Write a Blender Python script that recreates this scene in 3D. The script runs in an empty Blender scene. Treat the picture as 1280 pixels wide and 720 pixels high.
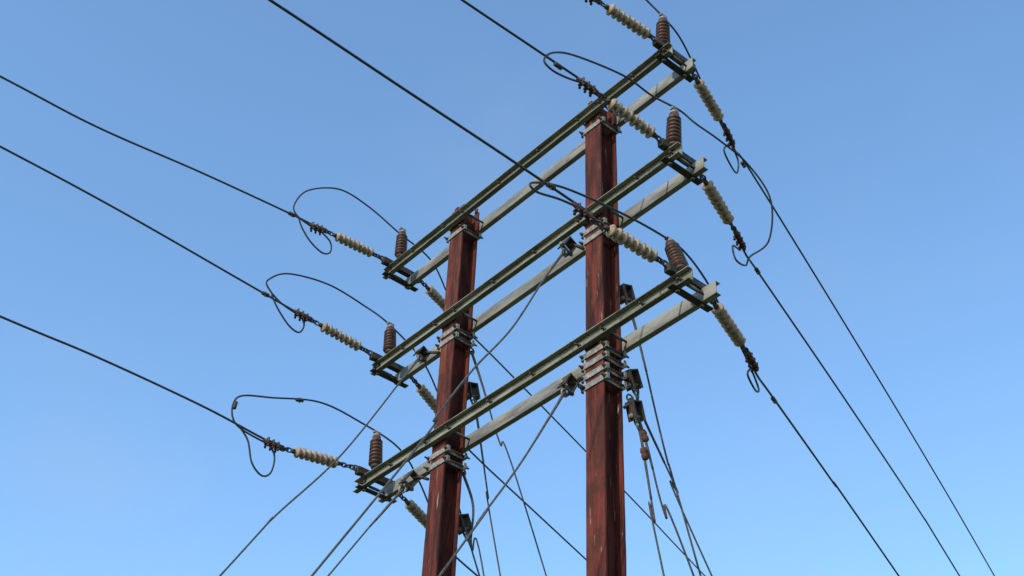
import bpy, bmesh, math, random
from mathutils import Vector, Matrix
random.seed(4)
scn=bpy.context.scene
V=Vector
# ---------------------------------------------------------------- materials
def mat(name,base,rough=.6,metal=0.0,var=None,scale=8,stretch=(1,1,1),stain=None,stain_lo=.55,stain_hi=.7,bump=.15,stain2=None,s2=(.62,.68),s2scale=30,ramp=(.36,.64),spec=.25,grime=None):
    m=bpy.data.materials.new(name);m.use_nodes=True
    nt=m.node_tree;N=nt.nodes;L=nt.links
    b=N["Principled BSDF"];b.inputs["Roughness"].default_value=rough;b.inputs["Metallic"].default_value=metal
    b.inputs["Specular IOR Level"].default_value=spec
    tc=N.new("ShaderNodeTexCoord");mp=N.new("ShaderNodeMapping");mp.inputs["Scale"].default_value=stretch
    L.new(tc.outputs["Object"],mp.inputs["Vector"])
    n1=N.new("ShaderNodeTexNoise");n1.inputs["Scale"].default_value=scale;n1.inputs["Detail"].default_value=8;n1.inputs["Roughness"].default_value=.65
    L.new(mp.outputs[0],n1.inputs["Vector"])
    r=N.new("ShaderNodeValToRGB");r.color_ramp.elements[0].position=ramp[0];r.color_ramp.elements[1].position=ramp[1]
    v=var or tuple(c*.55 for c in base)
    r.color_ramp.elements[0].color=(*v,1);r.color_ramp.elements[1].color=(*base,1)
    L.new(n1.outputs[0],r.inputs[0]);col=r.outputs[0]
    def layer(col,c,lo,hi,sc,seed,vec=None):
        n=N.new("ShaderNodeTexNoise");n.noise_dimensions='4D';n.inputs["W"].default_value=seed
        n.inputs["Scale"].default_value=sc;n.inputs["Detail"].default_value=10;n.inputs["Roughness"].default_value=.7
        L.new(vec or mp.outputs[0],n.inputs["Vector"])
        q=N.new("ShaderNodeMapRange");q.inputs[1].default_value=lo;q.inputs[2].default_value=hi
        L.new(n.outputs[0],q.inputs[0])
        x=N.new("ShaderNodeMix");x.data_type='RGBA';L.new(q.outputs[0],x.inputs[0]);L.new(col,x.inputs[6]);x.inputs[7].default_value=(*c,1)
        return x.outputs[2]
    if stain: col=layer(col,stain,stain_lo,stain_hi,scale*.6,3.1)
    if grime: col=layer(col,grime,.5,.62,3.0,11.3,tc.outputs["Object"])
    if stain2: col=layer(col,stain2,s2[0],s2[1],s2scale,7.7)
    L.new(col,b.inputs["Base Color"])
    if bump:
        bp=N.new("ShaderNodeBump");bp.inputs["Strength"].default_value=bump;bp.inputs["Distance"].default_value=.01
        L.new(n1.outputs[0],bp.inputs["Height"]);L.new(bp.outputs[0],b.inputs["Normal"])
    return m
RUST=mat("rusty_painted_steel",(.125,.026,.016),.8,0,(.038,.011,.009),16,(1,1,.10),(.17,.058,.03),.56,.69,.5,(.34,.26,.20),(.61,.68),30,(.42,.58),.15,(.06,.018,.012))
GALV=mat("weathered_galvanised_steel",(.235,.225,.175),.65,.1,(.12,.117,.085),14,(.2,1,1),(.10,.07,.04),.55,.70,.2,(.045,.038,.03),(.58,.68),18,(.4,.6),.2)
GALV2=mat("pale_galvanised_steel",(.28,.265,.225),.6,.15,(.15,.145,.125),12,(.2,1,1),(.12,.095,.06),.54,.70,.2,(.07,.058,.042),(.59,.69),20,(.4,.6),.25)
BAND=mat("band_galvanised_steel",(.28,.26,.22),.6,.15,(.12,.11,.095),26,(1,1,1),(.12,.06,.035),.54,.68,.2)
DARK=mat("dark_oxidised_steel",(.075,.06,.047),.65,.2,(.028,.024,.020),34,(1,1,1),(.12,.048,.028),.52,.66,.2)
REDD=mat("rusty_hardware",(.16,.058,.037),.75,.1,(.045,.022,.017),34)
BEIGE=mat("weathered_cream_insulator",(.40,.285,.18),.6,0,(.20,.135,.085),26,(1,1,1),(.10,.062,.04),.53,.68,.1,spec=.25)
BROWN=mat("brown_glazed_porcelain",(.09,.038,.024),.4,0,(.045,.022,.015),14,bump=.03,spec=.4)
WIRE=mat("weathered_aluminium_wire",(.06,.057,.053),.6,.2,(.028,.027,.027),40,bump=.1)
JUMP=mat("insulated_jumper_cable",(.045,.045,.048),.55,0,(.022,.022,.024),40,bump=.05)
GUYM=mat("galvanised_guy_strand",(.11,.10,.088),.6,.2,(.042,.038,.035),60,(1,1,1),(.09,.042,.027),.56,.7)
CONC=mat("concrete",(.34,.33,.30),.9,0,(.22,.21,.19),6)
GRASS=mat("dry_grass_ground",(.09,.10,.04),.95,0,(.05,.06,.022),.6,(1,1,1),(.16,.12,.075),.5,.62,.5,(.06,.075,.03),(.5,.6),12)
# ---------------------------------------------------------------- mesh helpers
class Obj:
    def __init__(s,name,parent=None):
        s.name=name;s.bm=bmesh.new();s.mats=[];s.parent=parent
    def mi(s,m):
        if m not in s.mats:s.mats.append(m)
        return s.mats.index(m)
    def box(s,c,size,m,rot=None):
        c=V(c);h=V(size)/2;vs=[]
        for dx in(-1,1):
            for dy in(-1,1):
                for dz in(-1,1):
                    p=V((dx*h.x,dy*h.y,dz*h.z))
                    if rot:p=rot@p
                    vs.append(s.bm.verts.new(c+p))
        i=s.mi(m)
        for f in((0,1,3,2),(4,6,7,5),(0,4,5,1),(2,3,7,6),(0,2,6,4),(1,5,7,3)):
            s.bm.faces.new([vs[k] for k in f]).material_index=i
    def extr(s,prof,A,B,m,up=(0,0,1)):
        A=V(A);B=V(B);d=(B-A).normalized();up=V(up);u=up.cross(d).normalized();w=d.cross(u)
        r0=[s.bm.verts.new(A+u*a+w*b) for a,b in prof];r1=[s.bm.verts.new(B+u*a+w*b) for a,b in prof]
        n=len(prof);i=s.mi(m)
        for k in range(n):
            s.bm.faces.new((r0[k],r0[(k+1)%n],r1[(k+1)%n],r1[k])).material_index=i
        for f in(s.bm.faces.new(r0[::-1]),s.bm.faces.new(r1)):f.material_index=i
    def rev(s,A,d,prof,m,seg=16):
        A=V(A);d=V(d).normalized();t=V((0,0,1)) if abs(d.z)<.9 else V((1,0,0))
        u=d.cross(t).normalized();w=d.cross(u);i=s.mi(m);prev=None
        for (h,r) in prof:
            ring=[s.bm.verts.new(A+d*h+(u*math.cos(2*math.pi*k/seg)+w*math.sin(2*math.pi*k/seg))*r) for k in range(seg)]
            if prev:
                for k in range(seg):
                    f=s.bm.faces.new((prev[k],prev[(k+1)%seg],ring[(k+1)%seg],ring[k]));f.material_index=i;f.smooth=True
            else:
                s.bm.faces.new(ring[::-1]).material_index=i
            prev=ring
        s.bm.faces.new(prev).material_index=i
    def cyl(s,A,B,r,m,seg=10):
        A=V(A);B=V(B);s.rev(A,B-A,[(0,r),((B-A).length,r)],m,seg)
    def torus(s,c,ax,R,r,m,sx=1.0,long=None):
        c=V(c);ax=V(ax).normalized();t=V(long).normalized() if long else (V((0,0,1)) if abs(ax.z)<.9 else V((1,0,0)))
        u=(t-ax*t.dot(ax)).normalized();w=ax.cross(u);pts=[]
        for k in range(16):
            a=2*math.pi*k/16;pts.append(c+u*math.cos(a)*R*sx+w*math.sin(a)*R)
        s.tube(pts,r,m,6,closed=True)
    def tube(s,pts,r,m,seg=8,closed=False,taper=None):
        n=len(pts);i=s.mi(m);rings=[];u=None
        for k in range(n):
            if closed:d=pts[(k+1)%n]-pts[k-1]
            else:d=pts[min(k+1,n-1)]-pts[max(k-1,0)]
            d.normalize()
            if u is None:
                t=V((0,0,1)) if abs(d.z)<.9 else V((1,0,0));u=d.cross(t).normalized()
            else:u=(u-d*u.dot(d)).normalized()
            w=d.cross(u);rr=r if taper is None else r*taper(k/(n-1))
            rings.append([s.bm.verts.new(pts[k]+(u*math.cos(2*math.pi*j/seg)+w*math.sin(2*math.pi*j/seg))*rr) for j in range(seg)])
        for k in range(n if closed else n-1):
            a=rings[k];b=rings[(k+1)%n];off=0
            if closed and k==n-1:
                off=min(range(seg),key=lambda o:(a[0].co-b[o].co).length)
            for j in range(seg):
                f=s.bm.faces.new((a[j],a[(j+1)%seg],b[(j+1+off)%seg],b[(j+off)%seg]));f.material_index=i;f.smooth=True
        if not closed:
            s.bm.faces.new(rings[0][::-1]).material_index=i;s.bm.faces.new(rings[-1]).material_index=i
    def done(s):
        bmesh.ops.recalc_face_normals(s.bm,faces=s.bm.faces)
        me=bpy.data.meshes.new(s.name);s.bm.to_mesh(me);s.bm.free()
        for m in s.mats:me.materials.append(m)
        o=bpy.data.objects.new(s.name,me);scn.collection.objects.link(o)
        if s.parent:o.parent=s.parent
        return o
def cr(pts,sub=10):
    P=[V(p) for p in pts];P=[P[0]*2-P[1]]+P+[P[-1]*2-P[-2]];out=[]
    for i in range(1,len(P)-2):
        a,b,c,d=P[i-1:i+3]
        for k in range(sub):
            t=k/sub
            out.append(.5*((2*b)+(c-a)*t+(2*a-5*b+4*c-d)*t*t+(3*b-a-3*c+d)*t**3))
    out.append(P[-2]);return out
def wire(name,pts,r=.0095,m=WIRE,sub=10,seg=8):
    o=Obj(name);o.tube(cr(pts,sub),r,m,seg);return o.done()
def empty(name,loc=(0,0,0)):
    e=bpy.data.objects.new(name,None);scn.collection.objects.link(e);return e
# ---------------------------------------------------------------- ground
g=Obj("ground");n=60
S=900
vs=[[None]*(n+1) for _ in range(n+1)]
def warp(t):return math.copysign(abs(t)**2.6,t)*S
for i in range(n+1):
    for j in range(n+1):
        x=warp(i/n*2-1);y=warp(j/n*2-1);r=math.hypot(x,y)
        z=(math.sin(x*.11)+math.sin(y*.13+1))*.12*min(1,max(0,(r-8)/20))
        vs[i][j]=g.bm.verts.new((x,y,z))
g.mi(GRASS)
for i in range(n):
    for j in range(n):g.bm.faces.new((vs[i][j],vs[i+1][j],vs[i+1][j+1],vs[i][j+1]))
g.done()
# ---------------------------------------------------------------- poles
HW=.095
LV=[9.955,8.765,7.505]
def pole(px,top,bands):
    e=empty("steel_utility_pole")
    o=Obj("h_beam_column",e)
    t=.014;w=.009
    prof=[(-HW,-HW),(HW,-HW),(HW,-HW+t),(w/2,-HW+t),(w/2,HW-t),(HW,HW-t),(HW,HW),(-HW,HW),(-HW,HW-t),(-w/2,HW-t),(-w/2,-HW+t),(-HW,-HW+t)]
    i=o.mi(RUST);prev=None
    for k in range(81):
        z=-.2+(top+.2)*k/80
        ring=[o.bm.verts.new((px+a+(random.uniform(-.0012,.0012)),b+random.uniform(-.001,.001),z)) for a,b in prof]
        if prev:
            for q in range(12):o.bm.faces.new((prev[q],prev[(q+1)%12],ring[(q+1)%12],ring[q]))
        else:o.bm.faces.new(ring[::-1])
        prev=ring
    o.bm.faces.new(prev);o.done()
    o=Obj("cap_lugs",e)
    o.box((px-.05,-HW+.02,top+.025),(.05,.012,.05),RUST);o.box((px+.07,HW-.02,top+.02),(.04,.012,.045),RUST);o.done()
    o=Obj("footing",e);o.box((px,0,.1),(.7,.7,.4),CONC);o.box((px,0,.315),(.36,.36,.03),DARK);o.done()
    for z in bands:
        o=Obj("band_clamp",e);h=.05;q=HW+.006;jz=random.uniform(-.006,.006);z+=jz
        for sy in(-1,1):
            o.box((px,sy*(q+.001),z),(2*q+.07,.007,h),BAND)
            for sx in(-1,1):
                o.box((px+sx*(q+.037),sy*(q-.012),z),(.007,.024,h),BAND)
                o.cyl((px+sx*(q+.018),sy*(q-.004),z),(px+sx*(q+.018),sy*(q+random.uniform(.03,.05)),z),.008,DARK,8)
                o.rev((px+sx*(q+.018),sy*(q+.006),z),(0,sy,0),[(0,.015),(.013,.015)],DARK,6)
        for sx in(-1,1):
            o.box((px+sx*q,0,z),(.006,2*q-.01,h*.9),BAND)
            o.cyl((px+sx*(q+.018),-q,z),(px+sx*(q+.018),q,z),.008,DARK,8)
        o.done()
    return e
pole(0,10.11,[9.80,8.62,8.53,7.385,7.30,7.20,7.11])
pole(-1.90,10.12,[9.80,8.61,8.52,7.35,7.25])
# ---------------------------------------------------------------- crossarms
def channel(x0,x1,y,z,s,m,mf):
    o=Obj("steel_crossarm");H=.056;D=.05;t=.007
    pr=[(0,-H),(D,-H),(D,-H+t),(t,-H+t),(t,H-t),(D,H-t),(D,H),(0,H)]
    i=o.mi(m);prev=None;n=24
    for k in range(n+1):
        x=x0+(x1-x0)*k/n
        sag=.006*math.sin(k/n*7+z)
        ring=[o.bm.verts.new((x,y+s*a,z+b+sag*.5)) for a,b in pr]
        if prev:
            for q in range(8):o.bm.faces.new((prev[q],prev[(q+1)%8],ring[(q+1)%8],ring[q]))
        else:o.bm.faces.new(ring[::-1])
        prev=ring
    o.bm.faces.new(prev)
    for bx in mf:
        o.rev((bx,y+s*.0072,z),(0,s,0),[(0,.017),(.013,.017)],DARK,6)
        o.cyl((bx,y+s*.02,z),(bx,y+s*.06,z),.008,DARK,8)
    return o.done()
X0=[-3.03,-3.03,-3.08];X1=[.98,1.01,1.03]
bolts=[-2.98,-2.55,-2.05,-1.75,-1.2,-.65,-.14,.14,.55,.93]
for k,z in enumerate(LV):
    bl=[b+random.uniform(-.03,.03) if abs(b+1.2)<.7 else b for b in bolts]
    channel(X0[k],X1[k],-HW-.012,z,-1,GALV,bl)
    channel(X0[k]+.02,X1[k]+.02,HW+.012,z,1,GALV2,bl)
    o=Obj("crossarm_through_bolts")
    for b in (-2.98,-2.05,-1.75,-.14,.14,.93):
        o.cyl((b,-HW-.012,z),(b,HW+.012,z),.009,DARK,8)
        o.cyl((b,-.05,z),(b,.05,z),.014,GALV,8)
    o.done()
def yoke(x,z):
    o=Obj("crossarm_end_bracket")
    top=z+.058
    o.extr([(-.03,0),(.03,0),(.03,.007),(-.023,.007),(-.023,.06),(-.03,.06)],(x,-.22,top+.003),(x,.24,top+.003),DARK)
    o.extr([(-.03,0),(.03,0),(.03,.007),(-.03,.007)],(x,-.20,z-.068),(x,.22,z-.068),DARK)
    for y in(-.125,.125):
        o.cyl((x,y,z-.09),(x,y,top+.05),.009,DARK,8);o.rev((x,y,top+.012),(0,0,1),[(0,.018),(.014,.018)],BAND,6)
        o.rev((x,y,z-.085),(0,0,1),[(0,.018),(.014,.018)],BAND,6)
    o.box((x,-.205,top+.03),(.05,.04,.07),DARK);o.box((x,.225,top+.03),(.05,.04,.07),DARK)
    o.done()
# ---------------------------------------------------------------- strain strings
def string(A,B,end,body=.44,nsh=8):
    A=V(A);B=V(B);E=V(end);d=(B-A).normalized();L=(B-A).length
    side=d.cross(V((0,0,1))).normalized();up=side.cross(d)
    o=Obj("strain_insulator")
    o.torus(A+d*.02,side,.026,.008,DARK,1.2,d)
    l0=L-body-.13;nl=max(2,int(round((l0-.03)/.045)))
    for k in range(nl):
        p=A+d*(.05+(l0-.05)*k/nl+.012);o.torus(p,up if k%2 else side,.02,.0075,DARK,1.5,d)
    s=A+d*l0
    o.rev(s-d*.03,d,[(0,.012),(.005,.02),(.04,.022),(.045,.015)],DARK,12)
    prof=[(0,.02)];p=body/nsh
    for k in range(nsh):
        a=k*p;R=.051+random.uniform(-.0015,.0015)
        prof+=[(a+p*.10,.022),(a+p*.18,R*.80),(a+p*.32,R),(a+p*.54,R),(a+p*.70,R*.84),(a+p*.84,.025)]
    prof.append((body,.02))
    o.rev(s,d,prof,BEIGE,20)
    e=s+d*body
    o.rev(e-d*.012,d,[(0,.015),(.005,.022),(.035,.02),(.045,.012)],DARK,12)
    o.torus(e+d*.055,side,.02,.007,DARK,1.6,d);o.torus(e+d*.09,up,.018,.007,DARK,1.5,d)
    o.done()
    c=Obj("dead_end_clamp");f=(E-B).normalized();L2=(E-B).length
    sd=f.cross(V((0,0,1))).normalized();u2=sd.cross(f);R3=Matrix((sd,f,u2)).transposed()
    c.rev(B-f*.02,f,[(0,.008),(.02,.022),(.05,.026),(L2*.55,.024),(L2*.8,.018),(L2,.012)],REDD,10)
    for k in range(3):
        q=B+f*(.04+L2*.25*k)
        c.box(q-u2*.022,(.062,.026,.014),DARK,R3)
        for sx in(-1,1):
            c.cyl(q+sd*sx*.022+u2*.03,q+sd*sx*.022-u2*.062,.006,DARK,6)
            c.rev(q+sd*sx*.022-u2*.055,u2,[(0,.012),(.014,.012)],REDD,6)
        c.torus(q+u2*.012,f,.024,.006,DARK)
    c.torus(B-f*.005,sd,.024,.008,DARK,1.3,f)
    c.done()
def post(base,top):
    b=V(base);d=V(top)-b;H=d.length;d.normalize();o=Obj("post_insulator")
    o.rev(b-d*.05,d,[(0,.014),(.04,.014),(.041,.04),(.055,.042),(.075,.04)],DARK,14)
    prof=[(.02,.045)];n=7;h0=.03;p=(H-.07-h0)/n
    for k in range(n):
        a=h0+k*p;R=.064-.001*k
        prof+=[(a+.001,.043),(a+p*.12,R),(a+p*.35,R),(a+p*.62,.05),(a+p*.98,.043)]
    prof+=[(H-.04,.04)]
    o.rev(b,d,prof,BROWN,20)
    o.rev(b+d*(H-.045),d,[(0,.03),(.005,.036),(.025,.034),(.045,.022),(.05,.012)],BAND,14)
    o.box(b+d*(H+.012),(.03,.07,.02),BAND)
    o.done()
Xr=.85;Xl=-2.95
for k in range(3):yoke(Xr+.04,LV[k]);yoke(Xl,LV[k])
string((Xr+.04,-.215,10.07),(Xr,-.86,10.09),(Xr,-1.08,10.04))
string((Xr+.04,-.215,8.885),(Xr,-.86,8.985),(Xr,-1.08,9.0))
string((Xr+.04,-.215,7.62),(Xr,-.90,7.66),(Xr,-1.12,7.70))
string((Xl,-.215,10.06),(Xl,-.93,10.02),(Xl,-1.13,9.99))
string((Xl,-.215,8.875),(Xl,-.93,8.92),(Xl,-1.13,8.93))
string((Xl,-.215,7.61),(Xl,-1.0,7.49),(Xl,-1.2,7.50))
bd=V((-.35,.937,0))
def rear(x,z0,z1,z2,b,l=.22,L=.80):
    A=V((x,.235,z0));B=A+bd*L;B.z=z1;E=B+bd*l;E.z=z2;string(A,B,E,body=b)
rear(Xr+.01,10.07,10.09,10.02,.50);rear(Xr+.01,8.885,8.86,8.80,.50);rear(Xr+.01,7.62,7.61,7.56,.50)
rear(Xl,10.05,10.06,10.06,.44,.2,.75);rear(Xl,8.85,8.74,8.74,.44,.2,.75);rear(Xl,7.55,7.47,7.46,.44,.2,.75)
post((.88,-.115,10.05),(.90,-.115,10.43));post((.93,-.115,8.86),(.96,-.115,9.23));post((.93,-.115,7.61),(.83,-.115,7.95))
post((-2.80,-.115,10.05),(-2.82,-.115,10.42));post((-2.80,-.115,8.86),(-2.84,-.115,9.21));post((-2.82,-.115,7.61),(-2.86,-.115,7.98))
# ---------------------------------------------------------------- conductors
W="overhead_power_line"
wire(W,[(Xr,-1.0,10.05),(Xr,-1.6,10.08),(Xr,-3,10.1),(Xr,-8,10.0),(Xr,-20,9.8),(Xr,-45,9.9)])
wire(W,[(Xr,-1.0,9.01),(Xr,-1.6,9.0),(Xr,-2.17,8.99),(Xr,-4,8.97),(Xr,-9,8.9),(Xr,-20,8.7),(Xr,-45,8.8)])
wire(W,[(Xr,-.99,7.71),(Xr,-1.79,7.75),(Xr,-2.59,7.78),(Xr,-3.57,7.82),(Xr,-5,7.85),(Xr,-9,7.85),(Xr,-20,7.7),(Xr,-45,7.8)])
wire(W,[(Xl,-1.0,10.01),(Xl,-1.31,10.0),(Xl,-2.30,9.92),(Xl,-3.32,9.81),(Xl,-4.21,9.80),(Xl,-6,9.77),(Xl,-12,9.7),(Xl,-45,9.8)])
wire(W,[(Xl,-1.04,8.92),(Xl,-1.69,8.97),(Xl,-2.91,9.06),(Xl,-4.01,9.10),(Xl,-6,9.13),(Xl,-12,9.1),(Xl,-45,9.0)])
wire(W,[(Xl,-1.10,7.50),(Xl,-1.25,7.51),(Xl,-1.81,7.56),(Xl,-2.76,7.585),(Xl,-3.56,7.57),(Xl,-6,7.55),(Xl,-12,7.5),(Xl,-45,7.6)])
wire(W,[(.56,1.02,10.08),(.47,1.24,10.05),(.28,1.70,10.20),(-.67,4.22,10.38),(-1.80,7.24,10.51),(-3.19,10.95,10.56),(-7,21,10.6),(-16,45,10.7)])
wire(W,[(.56,1.02,8.85),(.47,1.24,8.81),(.28,1.67,8.92),(-.58,3.98,9.08),(-1.55,6.57,9.22),(-2.14,8.15,9.22),(-7,21,9.3),(-16,45,9.4)])
wire(W,[(.56,1.02,7.60),(.47,1.22,7.56),(.32,1.58,7.60),(-.22,3.0,7.64),(-.93,4.92,7.64),(-7,21,7.7),(-16,45,7.8)])
wire(W,[(-3.29,1.05,10.06),(-3.43,1.44,10.09),(-3.78,2.38,10.12),(-4.89,5.36,10.18),(-5.66,7.40,10.2),(-10,19,10.3),(-20,45,10.4)])
wire(W,[(-3.28,1.0,8.74),(-3.48,1.56,8.68),(-4.34,3.87,8.69),(-10,19,8.8),(-20,45,8.9)])
wire(W,[(-3.28,1.0,7.46),(-3.47,1.54,7.41),(-4.34,3.87,7.4),(-10,19,7.5),(-20,45,7.6)])
# ---------------------------------------------------------------- jumpers
J="jumper_wire";rj=.0085
def jump(pts):wire(J,pts,rj,JUMP,12)
jump([(Xl,-1.02,9.97),(Xl,-1.25,10.02),(Xl,-1.30,10.14),(Xl,-1.18,10.40),(Xl,-.84,10.63),(Xl,-.48,10.62),(Xl+.05,-.11,10.45),(Xl,.35,10.38),(-3.1,.7,10.22),(-3.28,1.05,10.04)])
jump([(Xl,-1.24,10.02),(Xl,-1.17,9.90),(Xl,-1.05,9.79),(Xl,-.91,9.74),(Xl,-.83,9.80),(Xl,-.85,9.92),(Xl,-.98,9.99)])
jump([(Xl,-1.04,8.90),(Xl,-1.25,8.94),(Xl,-1.40,9.03),(Xl,-1.42,9.12),(Xl,-1.23,9.30),(Xl,-.80,9.41),(Xl,-.38,9.38),(Xl+.08,-.11,9.24),(Xl,.35,9.1),(-3.1,.7,8.92),(-3.28,1.02,8.73)])
jump([(Xl,-1.36,8.98),(Xl,-1.27,8.86),(Xl,-1.13,8.74),(Xl,-1.02,8.72),(Xl,-.98,8.82),(Xl,-1.02,8.90)])
jump([(Xl,-1.13,7.47),(Xl,-1.38,7.50),(Xl,-1.49,7.56),(Xl,-1.52,7.70),(Xl,-1.45,7.82),(Xl,-1.17,7.93),(Xl,-.70,8.10),(Xl,-.26,8.09),(Xl+.03,.18,7.98),(-3.05,.55,7.8),(-3.28,1.02,7.46)])
jump([(Xl,-1.42,7.52),(Xl,-1.32,7.42),(Xl,-1.25,7.24),(Xl,-1.14,7.16),(Xl,-1.06,7.22),(Xl,-1.05,7.38),(Xl,-1.12,7.48)])
jump([(Xr,-1.0,10.03),(Xr,-1.35,10.08),(Xr,-1.45,10.25),(Xr,-1.2,10.6),(Xr,-.8,10.75),(Xr,-.29,10.60),(Xr+.03,-.08,10.47),(.84,.15,10.44),(.74,.44,10.36),(.61,.79,10.22),(.47,1.17,10.12),(.40,1.35,10.06),(.41,1.30,9.86),(.49,1.11,9.80),(.53,1.0,9.86),(.50,1.10,10.02)])
jump([(Xr,-.95,9.01),(Xr,-1.15,8.93),(Xr,-1.31,8.90),(Xr,-1.39,8.95),(Xr,-1.30,9.10),(Xr,-1.07,9.24),(Xr,-.56,9.40),(Xr,-.25,9.40),(.93,-.02,9.33),(.86,.25,9.42),(.81,.61,9.5),(.81,.95,9.45),(.80,1.22,9.22),(.63,1.36,8.95),(.46,1.30,8.84),(.52,1.15,8.62),(.56,.98,8.56),(.54,.98,8.72),(.49,1.12,8.80)])
jump([(Xr,-1.0,7.70),(Xr,-1.22,7.66),(Xr,-1.42,7.60),(Xr,-1.48,7.64),(Xr,-1.32,7.74),(Xr,-1.07,7.82),(Xr,-.60,7.90),(Xr,-.22,7.93),(.82,.05,7.95),(.80,.3,7.82),(.68,.65,7.70),(.52,1.05,7.60),(.42,1.28,7.50),(.47,1.18,7.40),(.55,1.0,7.42),(.52,1.08,7.54)])
def conn(p,d):
    o=Obj("wire_connector");p=V(p);d=V(d).normalized()
    o.rev(p-d*.04,d,[(0,.01),(.008,.019),(.072,.019),(.08,.01)],DARK,8)
    t=V((0,0,1));o.cyl(p-t*.03,p+t*.03,.006,BAND,6);o.done()
conn((Xl,-1.31,10.0),(0,1,0));conn((Xl,-1.5,7.70),(0,.1,1));conn((Xl,-.9,8.03),(0,1,.3));conn((Xl,-1.42,8.95),(0,1,0))
conn((Xr,-1.25,8.99),(0,1,0));conn((Xr,-1.3,7.73),(0,1,0));conn((.34,1.5,10.15),bd);conn((.33,1.55,8.90),bd);conn((.30,1.62,7.60),bd)
# ---------------------------------------------------------------- guy brackets and guys
def gbr(c,d,s=.15):
    c=V(c);d=V(d).normalized();sd=d.cross(V((1,0,0))).normalized();x=sd.cross(d).normalized();R3=Matrix((x,d,sd)).transposed()
    o=Obj("guy_bracket")
    o.box(c+sd*.045,(.085,s,.010),DARK,R3);o.box(c-sd*.045,(.085,s,.010),DARK,R3);o.box(c-d*(s/2-.006),(.085,.010,.08),DARK,R3)
    o.cyl(c+sd*.075+d*.04,c-sd*.075+d*.04,.011,BAND,8)
    o.rev(c+sd*.051+d*.04,sd,[(0,.02),(.014,.02)],BAND,6);o.rev(c-sd*.051+d*.04,-sd,[(0,.02),(.014,.02)],BAND,6)
    o.torus(c+d*.075,x,.032,.009,DARK,1.4,d)
    # strap tying the bracket back to the pole band
    px=0 if c.x>-1 else -1.9
    q=V((px+max(-.1,min(.1,c.x-px)),math.copysign(HW+.01,c.y),c.z))
    o.tube([c-d*(s/2-.01),(c-d*(s/2)+q)*.5,q],.014,DARK,6)
    o.done();return c+d*.11
def guy(pts,r=.0075,ins=None,grip=.55):
    o=Obj("guy_wire");P=cr(pts,12);o.tube(P,r,GUYM,6)
    d=(P[3]-P[0]).normalized()
    acc=0;G=[P[0]]
    for a,b in zip(P,P[1:]):
        acc+=(b-a).length;G.append(b)
        if acc>grip:break
    G=cr([G[0],G[len(G)//2],G[-1]],8)
    o.tube(G,.013,GUYM,8,taper=lambda t:1-.35*t)
    o.torus(P[0],d.cross(V((0,0,1))).normalized()+V((0,0,.01)),.026,.008,BAND,1.3,d)
    if ins:
        q=V(ins);o.rev(q-d*.05,d,[(0,.012),(.01,.024),(.04,.028),(.05,.020),(.06,.028),(.09,.024),(.10,.012)],REDD,12)
    o.done()
def G(br,mid,ins=None):
    d=(V(mid[0])-V(br));s=gbr(br,d);guy([s]+mid,ins=ins)
G((-2.13,-.20,8.44),[(-1.92,-.50,7.95),(-1.90,-1.03,6.93),(-1.90,-1.53,6.18),(-1.90,-1.85,5.62),(-1.9,-5.0,.1)])
G((-2.13,-.20,7.14),[(-2.2,-.42,6.75),(-2.30,-.76,6.14),(-2.35,-4.3,.1)])
G((-.15,-.22,7.10),[(-.12,-.38,6.80),(-.10,-.70,6.20),(-.12,-1.01,5.66),(-.10,-1.24,5.27),(-.1,-4.3,.1)])
G((-.17,-.22,8.46),[(-.12,-.50,7.95),(-.10,-.82,7.29),(-.10,-1.15,6.76),(-.10,-1.42,6.26),(-.12,-1.75,5.6),(-.1,-4.9,.1)])
G((.06,.20,8.06),[(.05,.36,7.6),(.05,.58,6.75),(.05,.843,5.99),(.05,2.8,.1)])
G((.10,.20,7.22),[(.07,.34,6.95),(.05,.676,6.50),(.05,1.0,5.92),(.05,4.9,.1)])
G((.12,.20,6.93),[(.10,.28,6.70),(.06,.42,6.15),(.05,.504,5.74),(.05,1.9,.1)],ins=(.10,.30,6.62))
guy([(.09,.18,7.05),(.12,.30,6.72),(.09,.5,6.2),(.12,.78,5.7),(.05,3.6,.1)],ins=(.115,.29,6.76))
G((-1.88,.20,8.10),[(-1.88,.30,7.75),(-1.86,.42,7.15),(-1.88,.61,6.47),(-1.88,2.4,.1)])
G((-1.88,.20,6.79),[(-1.88,.27,6.65),(-1.88,.40,6.38),(-1.88,3.4,.1)])
guy([(-1.86,.14,7.25),(-1.84,.26,6.95),(-1.88,.30,6.6),(-1.86,.5,6.1),(-1.88,1.9,.1)])
guy([(-1.85,.14,8.50),(-1.82,.30,8.1),(-1.84,.50,7.7),(-1.80,.9,6.9),(-1.8,3.9,.1)])
# ---------------------------------------------------------------- camera
F=1630.0
C=V((5.747,-5.551,1.6));R=V((0.6483,0.7606,0.0335));U=V((0.4610,-0.4272,0.7778));B=V((0.6059,-0.4888,-0.6276))
cam=bpy.data.objects.new("camera",bpy.data.cameras.new("camera"));scn.collection.objects.link(cam)
cam.matrix_world=Matrix((( R.x,U.x,B.x,C.x),(R.y,U.y,B.y,C.y),(R.z,U.z,B.z,C.z),(0,0,0,1)))
cam.data.lens=F/1280*36;cam.data.clip_end=5000;scn.camera=cam
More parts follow.
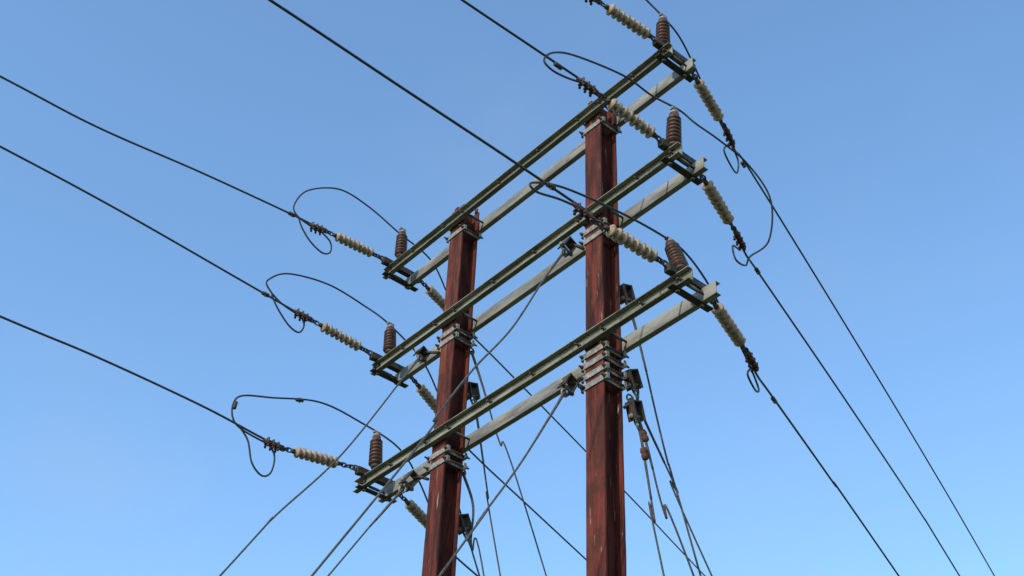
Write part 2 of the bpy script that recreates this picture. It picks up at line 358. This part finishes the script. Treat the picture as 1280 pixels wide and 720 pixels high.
# ---------------------------------------------------------------- light
az=math.atan2(.22,-.97);el=math.radians(31)
sd=V((math.sin(az)*math.cos(el),math.cos(az)*math.cos(el),math.sin(el)))
ld=bpy.data.lights.new("sun",'SUN');ld.energy=3.5;ld.angle=math.radians(.5);ld.color=(1,.91,.78)
lo=bpy.data.objects.new("sun",ld);scn.collection.objects.link(lo);lo.rotation_euler=sd.to_track_quat('Z','Y').to_euler()
w=bpy.data.worlds.new("World");scn.world=w;w.use_nodes=True;nt=w.node_tree;L=nt.links
s=nt.nodes.new("ShaderNodeTexSky");s.sky_type='NISHITA';s.sun_disc=False;s.sun_elevation=el;s.sun_rotation=az
s.air_density=1.0;s.dust_density=.6;s.ozone_density=2.0
mx=nt.nodes.new("ShaderNodeMix");mx.data_type='RGBA';mx.blend_type='MULTIPLY';mx.inputs[0].default_value=1
mx.inputs[7].default_value=(1.75,2.1,2.2,1)
L.new(s.outputs[0],mx.inputs[6])
# very thin high cloud haze
tc=nt.nodes.new("ShaderNodeTexCoord");mp=nt.nodes.new("ShaderNodeMapping");mp.inputs["Scale"].default_value=(1,1,1.6);L.new(tc.outputs["Generated"],mp.inputs[0])
no=nt.nodes.new("ShaderNodeTexNoise");no.inputs["Scale"].default_value=2.6;no.inputs["Detail"].default_value=7;no.inputs["Roughness"].default_value=.5;L.new(mp.outputs[0],no.inputs["Vector"])
mr=nt.nodes.new("ShaderNodeMapRange");mr.interpolation_type='SMOOTHSTEP';mr.inputs[1].default_value=.50;mr.inputs[2].default_value=.85;mr.inputs[4].default_value=.3;L.new(no.outputs[0],mr.inputs[0])
hz=nt.nodes.new("ShaderNodeMix");hz.data_type='RGBA';L.new(mr.outputs[0],hz.inputs[0]);L.new(mx.outputs[2],hz.inputs[6]);hz.inputs[7].default_value=(3.2,4.2,5.6,1)
L.new(hz.outputs[2],nt.nodes["Background"].inputs[0])
nt.nodes["Background"].inputs[1].default_value=.145
scn.view_settings.view_transform='Standard';scn.view_settings.look='None';scn.view_settings.exposure=0
